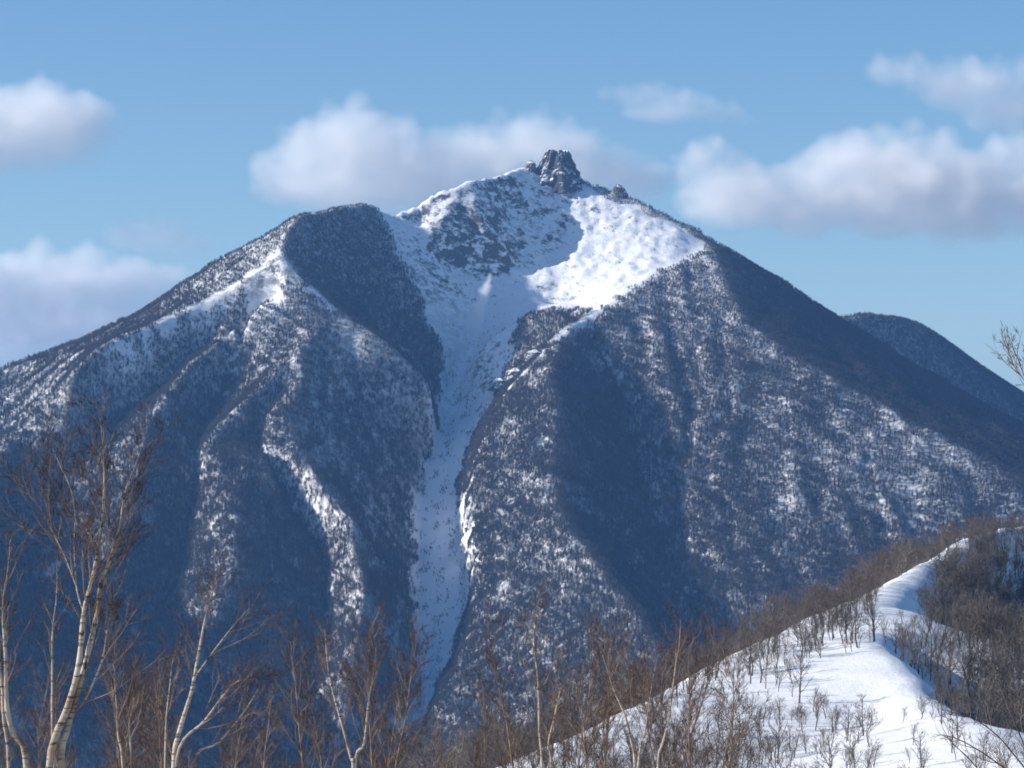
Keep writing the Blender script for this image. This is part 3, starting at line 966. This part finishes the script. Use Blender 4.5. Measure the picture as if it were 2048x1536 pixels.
def branching(r, stem, T_l, S, t0, n, lmax, subs, tw, rr=0.012, twig_w=0.0035, out=0.75):
    """Ascending limbs, side shoots and twigs along one stem."""
    for i in range(n):
        t = t0 + (1 - t0) * (i + r.uniform(0, 1)) / n
        p, d = at_t(stem, min(t, 0.999))
        ln = lmax * (1.1 - 0.7 * t) * r.uniform(0.55, 1.2)
        b = wander(r, p, side_dir(r, d, r.uniform(0.45, out)), ln, 6, 0.10, 0.09)
        r0 = rr * (1.25 - 0.8 * t) * r.uniform(0.7, 1.2)
        T_l.add(b, np.linspace(r0, r0 * 0.3, 7), 4)
        for k in range(subs):
            p2, d2 = at_t(b, r.uniform(0.2, 1) * 0.999)
            l2 = ln * r.uniform(0.25, 0.5)
            b2 = wander(r, p2, side_dir(r, d2, r.uniform(0.35, 0.8)), l2, 4, 0.14, 0.06)
            T_l.add(b2, np.linspace(r0 * 0.4, r0 * 0.18, 5), 3)
            for m in range(tw):
                p3, d3 = at_t(b2, r.uniform(0.1, 1) * 0.999)
                S.add(p3, p3 + side_dir(r, d3, r.uniform(0.15, 0.7)) * l2 * r.uniform(0.25, 0.7), twig_w)


def birch(D, stems, label, seed, n=14, lmax=1.5, subs=6, tw=7, group=None, name='birch_tree', bark=None, t0=0.35, twig_w=0.0035):
    """A near birch whose stems follow given courses [(u, v, radius in photo pixels), ...]."""
    r = np.random.default_rng(seed)
    px = D / FOC
    b0 = P(stems[0][0][0], stems[0][0][1], D)
    gz = float(hill_z(b0[0], D)) - 0.15
    off = np.mean([P(s[0][0], s[0][1], D)[0] for s in stems])
    root = np.array((off, D, gz))
    e = bpy.data.objects.new(name, None); COL.objects.link(e); e.location = root; e.empty_display_size = 0.3
    tag(e, label, 'tree', group)
    L = Tubes(); S = Slivers()
    for si, st in enumerate(stems):
        pts = np.array([P(u, v, D) for u, v, _ in st]); rad = np.array([q[2] for q in st]) * px * 0.52
        if st[0][1] > 1500:        # runs out of the picture: carry it down to the ground
            foot = root + np.array((r.normal() * 0.08, r.normal() * 0.08, 0))
            midp = foot * 0.5 + pts[0] * 0.5; midp[0] += 0.25 * (pts[0][0] - foot[0])
            pts = np.concatenate([[foot], [midp], pts]); rad = np.concatenate([[rad[0] * 1.6], [rad[0] * 1.25], rad])
            ext = 2
        else:
            ext = 0
        # depth wander and fine resampling
        m = len(pts); k = 6
        ts = np.linspace(0, m - 1, (m - 1) * k + 1)
        i = np.minimum(ts.astype(int), m - 2); f = ts - i
        p0 = pts[np.maximum(i - 1, 0)]; p1 = pts[i]; p2 = pts[i + 1]; p3 = pts[np.minimum(i + 2, m - 1)]; f = f[:, None]
        C = 0.5 * ((2 * p1) + (-p0 + p2) * f + (2 * p0 - 5 * p1 + 4 * p2 - p3) * f ** 2 + (-p0 + 3 * p1 - 3 * p2 + p3) * f ** 3)
        C[:, 1] += np.cumsum(r.normal(size=len(C)) * 0.02) * np.linspace(0, 1, len(C))
        C[:, 0] += r.normal(size=len(C)) * rad.min() * 0.12
        RR = np.interp(ts, np.arange(m), rad)
        T = Tubes(); T.add(C - root, RR * (1 + 0.06 * r.normal(size=len(C))), 9)
        link('trunk', T.mesh('trunk'), bark or M_BIRCH, e)
        vis = C[ext * k:] - root
        branching(r, vis, L, S, t0 if si == 0 else 0.2, max(4, int(n * (1.0 if si < 2 else 0.55))), lmax, subs, tw, rr=max(0.006, rad[-1] * 0.8 + 0.004), twig_w=twig_w)
    l = link('limbs', L.mesh('limbs'), M_BLIMB, e); l['kind'] = 'stuff'
    t = link('twigs', S.mesh('twigs', r), M_BTWIG, e); t['kind'] = 'stuff'
    return e


birch(44, [[(100, 1530, 15), (138, 1410, 13), (159, 1328, 11), (169, 1226, 9), (189, 1149, 7.5), (202, 1077, 6), (210, 1006, 5), (211, 919, 3.6), (204, 840, 1.6)],
           [(123, 1530, 12), (136, 1456, 11), (169, 1333, 10.5), (194, 1231, 10), (205, 1160, 8), (222, 1120, 6), (240, 1057, 4.2), (250, 990, 3), (272, 930, 2), (290, 880, 1)],
           [(169, 1226, 4), (154, 1180, 3.6), (148, 1098, 3.2), (146, 996, 2.4), (118, 929, 1.4), (100, 890, 0.8)],
           [(152, 1170, 3), (128, 1108, 2.4), (102, 1057, 2), (82, 1016, 1.6), (31, 950, 0.9)],
           [(140, 1430, 4.4), (170, 1400, 4), (205, 1318, 3.4), (215, 1257, 2.6), (213, 1240, 1.2)]],
      'tallest pale birch at lower left with two leaning stems', 301, n=26, lmax=1.25, subs=7, tw=9)
birch(41, [[(52, 1530, 12), (26, 1466, 10.5), (13, 1415, 9), (10, 1313, 7), (5, 1210, 5), (15, 1139, 3), (22, 1080, 1.2)],
           [(18, 1534, 7), (8, 1440, 6), (3, 1350, 5), (-8, 1250, 3.5), (-20, 1130, 1.5)]],
      'pale birch cut by the left picture edge with curved stem', 302, n=16, lmax=0.9, subs=5, tw=7)
birch(48, [[(108, 1534, 5), (105, 1461, 4.6), (105, 1340, 4), (106, 1262, 3.2), (113, 1200, 2), (118, 1130, 1)]],
      'slim straight birch sapling behind the tallest birch', 303, n=12, lmax=0.8, subs=5, tw=7)
birch(56, [[(348, 1533, 10), (358, 1466, 9), (384, 1379, 7), (394, 1323, 5.5), (410, 1241, 3.6), (422, 1195, 2.2), (432, 1150, 1)],
           [(353, 1518, 6), (410, 1441, 4.6), (456, 1379, 3), (481, 1359, 1.4)],
           [(384, 1533, 6), (440, 1482, 4.6), (497, 1410, 3), (520, 1370, 1)],
           [(390, 1354, 3.6), (435, 1292, 2.6), (476, 1241, 1.2), (500, 1215, 0.7)]],
      'forked birch right of the tallest one, limbs spreading right', 304, n=16, lmax=1.3, subs=6, tw=8)
birch(60, [[(245, 1533, 4.2), (236, 1470, 3.8), (233, 1405, 3), (228, 1330, 1.6)], [(262, 1535, 3.4), (258, 1450, 2.8), (268, 1380, 1.4)]],
      'thin twin-stemmed birch sapling between the two large birches', 305, n=12, lmax=1.1, subs=6, tw=9)
birch(62, [[(330, 1534, 3.4), (332, 1440, 3), (338, 1380, 2.2), (345, 1310, 1)]],
      'thin upright birch sapling left of the forked birch', 306, n=10, lmax=1.1, subs=6, tw=9)
birch(70, [[(706, 1536, 6), (702, 1518, 5.6), (682, 1441, 5), (664, 1380, 4), (655, 1330, 3), (649, 1260, 1.2)],
           [(710, 1530, 6), (728, 1487, 5), (738, 1395, 3.6), (746, 1354, 2.6), (752, 1290, 1.2)]],
      'V-shaped birch with two slim stems below the gully', 307, n=20, lmax=1.5, subs=7, tw=10)
birch(74, [[(1084, 1536, 4.6), (1079, 1467, 4.2), (1076, 1364, 3.4), (1068, 1288, 2.6), (1066, 1221, 1.2)]],
      'slim birch left of the snow ridge, single straight stem', 308, n=18, lmax=1.5, subs=6, tw=8)
birch(78, [[(1102, 1536, 3.6), (1097, 1487, 3.4), (1110, 1430, 2.8), (1122, 1375, 1.4)]],
      'short thin sapling close beside the slim straight birch', 309, n=10, lmax=1.2, subs=5, tw=7)
birch(72, [[(1270, 1536, 5.4), (1262, 1480, 4.8), (1250, 1431, 4), (1232, 1390, 3), (1222, 1364, 1.6), (1205, 1310, 0.8)],
           [(1276, 1536, 4), (1290, 1460, 3), (1300, 1390, 2), (1312, 1320, 1)]],
      'brown forked birch at bottom centre before the snow', 310, n=18, lmax=1.4, subs=6, tw=8)
birch(76, [[(1316, 1536, 4.6), (1324, 1490, 4.2), (1337, 1441, 3.6), (1352, 1328, 2.6), (1358, 1298, 1.8), (1362, 1240, 0.8)]],
      'tall slender birch standing against the snow ridge edge', 311, n=16, lmax=1.2, subs=6, tw=8)
M_DARK = plain_bark('dark_shrub_bark', (0.05, 0.04, 0.035), (0.13, 0.10, 0.085), 3.0)
birch(34, [[(2140, 1600, 9), (2110, 1150, 6), (2080, 850, 3.2), (2050, 755, 2), (2026, 690, 0.9)], [(2056, 770, 1.6), (2030, 735, 1.1), (2016, 700, 0.6)]],
      'dark branch tips reaching in at the right picture edge', 312, n=10, lmax=0.5, subs=3, tw=4, bark=M_DARK, t0=0.6, name='bare_tree')
birch(50, [[(2075, 1600, 4), (2020, 1500, 3), (1960, 1445, 2), (1890, 1420, 0.9)], [(2070, 1600, 4), (2000, 1530, 3), (1920, 1480, 2), (1870, 1470, 0.8)],
           [(2080, 1600, 4), (2050, 1500, 3), (2020, 1430, 2), (2000, 1380, 0.9)], [(1990, 1600, 3), (1950, 1530, 2.4), (1900, 1480, 1.6), (1880, 1440, 0.7)]],
      'dark arching shrub in the lower right corner', 313, n=7, lmax=0.9, subs=4, tw=4, bark=M_DARK, name='bare_shrub')

# brushy birches further down the slope, whose red-brown crowns rise into the picture
def crown_tree(seed, h):
    r = np.random.default_rng(seed)
    T = Tubes(); L = Tubes(); S = Slivers()
    tr = wander(r, (0, 0, -0.2), (r.normal() * 0.06, r.normal() * 0.06, 1), h, 12, 0.05, 0.05)
    T.add(tr, np.linspace(0.085, 0.010, 13) * h / 12, 6)
    branching(r, tr, L, S, 0.38, 34, h * 0.24, 7, 12, rr=0.024 * h / 12, twig_w=0.0046)
    out = (T.mesh('trunk'), L.mesh('limbs'), S.mesh('twigs', r))
    for m_, q in zip((M_BLIMB, M_BLIMB, M_BTWIG), out):
        q.materials.append(m_)
    return out


CROWN = [crown_tree(400 + i, 12.0) for i in range(5)]
spots = [  # u, v of the top, depth
    (215, 1290, 95), (270, 1270, 110), (320, 1300, 88), (395, 1310, 105), (450, 1330, 92), (505, 1350, 118), (30, 1290, 98), (85, 1310, 112),
    (150, 1330, 86), (240, 1400, 76), (430, 1420, 78), (640, 1225, 104), (700, 1205, 112), (760, 1235, 98), 
    (1060, 1195, 120), (1110, 1215, 108), (1180, 1200, 125), (1250, 1210, 112), (1320, 1190, 130), (1390, 1215, 118), (1440, 1250, 125), (1210, 1290, 100), (1000, 1320, 116), (940, 1400, 108), (1150, 1330, 96),
    (190, 1360, 120), (290, 1340, 128), (350, 1350, 122), (410, 1370, 130), (470, 1400, 126), (520, 1430, 112), (0, 1360, 124), (60, 1390, 82), (300, 1430, 90),
    (670, 1290, 126), (725, 1280, 128), (1080, 1280, 128), (1290, 1260, 126), (1350, 1270, 128), (1410, 1290, 110), (1040, 1400, 122)]
for i, (u, v, D) in enumerate(spots):
    v += 62 if u > 850 else 40
    tp = P(u, v, D)
    gz = float(hill_z(tp[0], D))
    s_ = (tp[2] - gz) / 12.0
    e = bpy.data.objects.new('brushy_birch', None); COL.objects.link(e)
    e.location = (tp[0], D, gz); e.scale = (s_, s_, s_); e.rotation_euler = (0, 0, random.uniform(0, 6.28)); e.empty_display_size = 0.3
    where = 'at lower left' if u < 580 else ('below the gully' if u < 850 else 'left of the snow ridge')
    tag(e, 'red-brown twiggy birch crown in the thicket ' + where, 'tree', 'brushy birches in the thicket ' + where)
    for nm, me in zip(('trunk', 'limbs', 'twigs'), CROWN[i % 5]):
        c = bpy.data.objects.new(nm, me); COL.objects.link(c); c.parent = e
        if nm != 'trunk':
            c['kind'] = 'stuff'

# ------------------------------------------------------------------ clouds and steam
def vapour_mat(name, dens, noise_scale, col=(1, 1, 1), amt=0.5):
    m = bpy.data.materials.new(name); m.use_nodes = True
    nt = m.node_tree; nt.nodes.clear()
    o = nt.nodes.new('ShaderNodeOutputMaterial'); v = nt.nodes.new('ShaderNodeVolumePrincipled')
    v.inputs['Color'].default_value = (*col, 1)
    v.inputs['Density Attribute'].default_value = ''
    at = nd(nt, 'ShaderNodeAttribute', attribute_name='density')
    tc = nd(nt, 'ShaderNodeTexCoord')
    n = nd(nt, 'ShaderNodeTexNoise', Scale=noise_scale, Detail=3.0, Roughness=0.55)
    nt.links.new(tc.outputs['Object'], n.inputs['Vector'])
    nn = math_n(nt, 'MULTIPLY', math_n(nt, 'SUBTRACT', n.outputs['Fac'], 0.5), amt * 2)
    d = math_n(nt, 'ADD', at.outputs['Fac'], math_n(nt, 'SUBTRACT', nn, 0.12))
    d = math_n(nt, 'MULTIPLY', math_n(nt, 'MAXIMUM', d, 0.0), math_n(nt, 'GREATER_THAN', at.outputs['Fac'], 0.001))
    d = math_n(nt, 'MULTIPLY', d, math_n(nt, 'MINIMUM', math_n(nt, 'MULTIPLY', at.outputs['Fac'], 4.0), 1.0))
    nt.links.new(math_n(nt, 'MULTIPLY', d, dens), v.inputs['Density'])
    v.inputs['Anisotropy'].default_value = 0.2
    nt.links.new(v.outputs[0], o.inputs['Volume'])
    return m


def cloud(name, blobs, D, label, cat, mat, seed, voxel, band, puffs=14, group=None, depth=0.8, grow=1.0):
    r = np.random.default_rng(seed)
    px = D / FOC
    c0 = P(np.mean([b[0] for b in blobs]), np.mean([b[1] for b in blobs]), D)
    bm = bmesh.new()

    def ball(c, rx, ry, rz):
        g = bmesh.ops.create_icosphere(bm, subdivisions=2, radius=1.0)
        for v in g['verts']:
            v.co = Vector((c[0] + v.co.x * rx, c[1] + v.co.y * ry, c[2] + v.co.z * rz))
    for (u, v, hw, hh) in blobs:
        hw *= grow; hh *= grow
        c = P(u, v, D) - c0
        rx, rz = hw * px, hh * px; ry = 0.5 * (rx + rz) * depth
        ball(c, rx, ry, rz)
        for k in range(puffs):
            d = unit(r.normal(size=3)); d[2] = abs(d[2]) if r.uniform() < 0.7 else d[2] * 0.5
            q = r.uniform(0.22, 0.45) * min(rx, rz) * 1.1
            ball(c + d * np.array((rx, ry, rz)) * r.uniform(0.75, 1.0), q, q, q * r.uniform(0.7, 1))
    me = bpy.data.meshes.new(name); bm.to_mesh(me); bm.free()
    o = link(name, me, mat, label=label, cat=cat, group=group)
    o.location = c0
    rm = o.modifiers.new('union', 'REMESH'); rm.mode = 'VOXEL'; rm.voxel_size = voxel * 1.3
    ng = bpy.data.node_groups.new(name + '_volume', 'GeometryNodeTree')
    ng.interface.new_socket('Geometry', in_out='INPUT', socket_type='NodeSocketGeometry')
    ng.interface.new_socket('Geometry', in_out='OUTPUT', socket_type='NodeSocketGeometry')
    gi = ng.nodes.new('NodeGroupInput'); go = ng.nodes.new('NodeGroupOutput')
    mv = ng.nodes.new('GeometryNodeMeshToVolume'); mv.resolution_mode = 'VOXEL_SIZE'
    mv.inputs['Voxel Size'].default_value = voxel
    mv.inputs['Interior Band Width'].default_value = band
    sm = ng.nodes.new('GeometryNodeSetMaterial'); sm.inputs['Material'].default_value = mat
    ng.links.new(gi.outputs[0], mv.inputs['Mesh']); ng.links.new(mv.outputs[0], sm.inputs['Geometry']); ng.links.new(sm.outputs[0], go.inputs[0])
    md = o.modifiers.new('volume', 'NODES'); md.node_group = ng
    return o


M_CLOUD = vapour_mat('cloud_vapour', 0.0075, 0.005, amt=0.8)
CLOUDS = [
    ([(60, 250, 130, 75), (160, 275, 70, 45), (0, 290, 90, 50), (-90, 260, 120, 70)], 'white cumulus at the left edge above the left shoulder'),
    ([(700, 300, 110, 70), (610, 335, 90, 55), (800, 345, 120, 75), (930, 335, 120, 70), (1050, 300, 85, 65), (1150, 320, 80, 55), (1230, 355, 90, 55), (700, 380, 150, 45)], 'long white cloud bank directly behind the summit'),
    ([(1235, 188, 38, 20), (1295, 190, 50, 28), (1360, 205, 55, 28), (1425, 226, 50, 22), (1490, 240, 32, 14), (1340, 228, 80, 18)], 'small flat cloud above and right of the summit'),
    ([(1810, 142, 65, 30), (1920, 165, 90, 48), (2020, 215, 80, 50), (2130, 200, 90, 60)], 'thin white cloud in the top right corner'),
    ([(1420, 335, 55, 45), (1490, 395, 110, 58), (1610, 410, 110, 55), (1710, 345, 95, 70), (1800, 375, 120, 85), (1910, 405, 120, 70), (2010, 385, 90, 75), (2120, 390, 100, 80)], 'broad white cumulus right of the mountain'),
    ([(295, 465, 75, 34), (365, 490, 60, 24)], 'faint small cloud over the left ridge'),
    ([(120, 565, 110, 58), (230, 575, 100, 55), (40, 600, 90, 70), (315, 560, 60, 32), (160, 645, 150, 50), (-60, 600, 110, 80)], 'wide pale cloud behind the left ridge'),
    ([(20, 690, 70, 45), (-70, 690, 90, 55)], 'lowest cloud at the far left behind the ridge end'),
]
for i, (bl, lb) in enumerate(CLOUDS):
    cloud('cloud', bl, (15000, 15200, 15000, 15000, 18200, 15000, 18800, 21500)[i], lb, 'cloud', M_CLOUD, 640 + i, 13.0, 130.0, grow=1.5, depth=0.6, group='clouds in the blue sky')
M_STEAM = vapour_mat('steam_vapour', 0.16, 0.05, amt=0.9)
cloud('steam_plume', [(945, 655, 14, 16), (955, 625, 13, 18), (966, 595, 11, 16), (950, 640, 16, 14), (973, 574, 9, 13), (980, 556, 6, 9)], 4620, 'white steam plume rising from the crater floor', 'steam', M_STEAM, 700, 1.5, 8.0, puffs=10, grow=1.5)
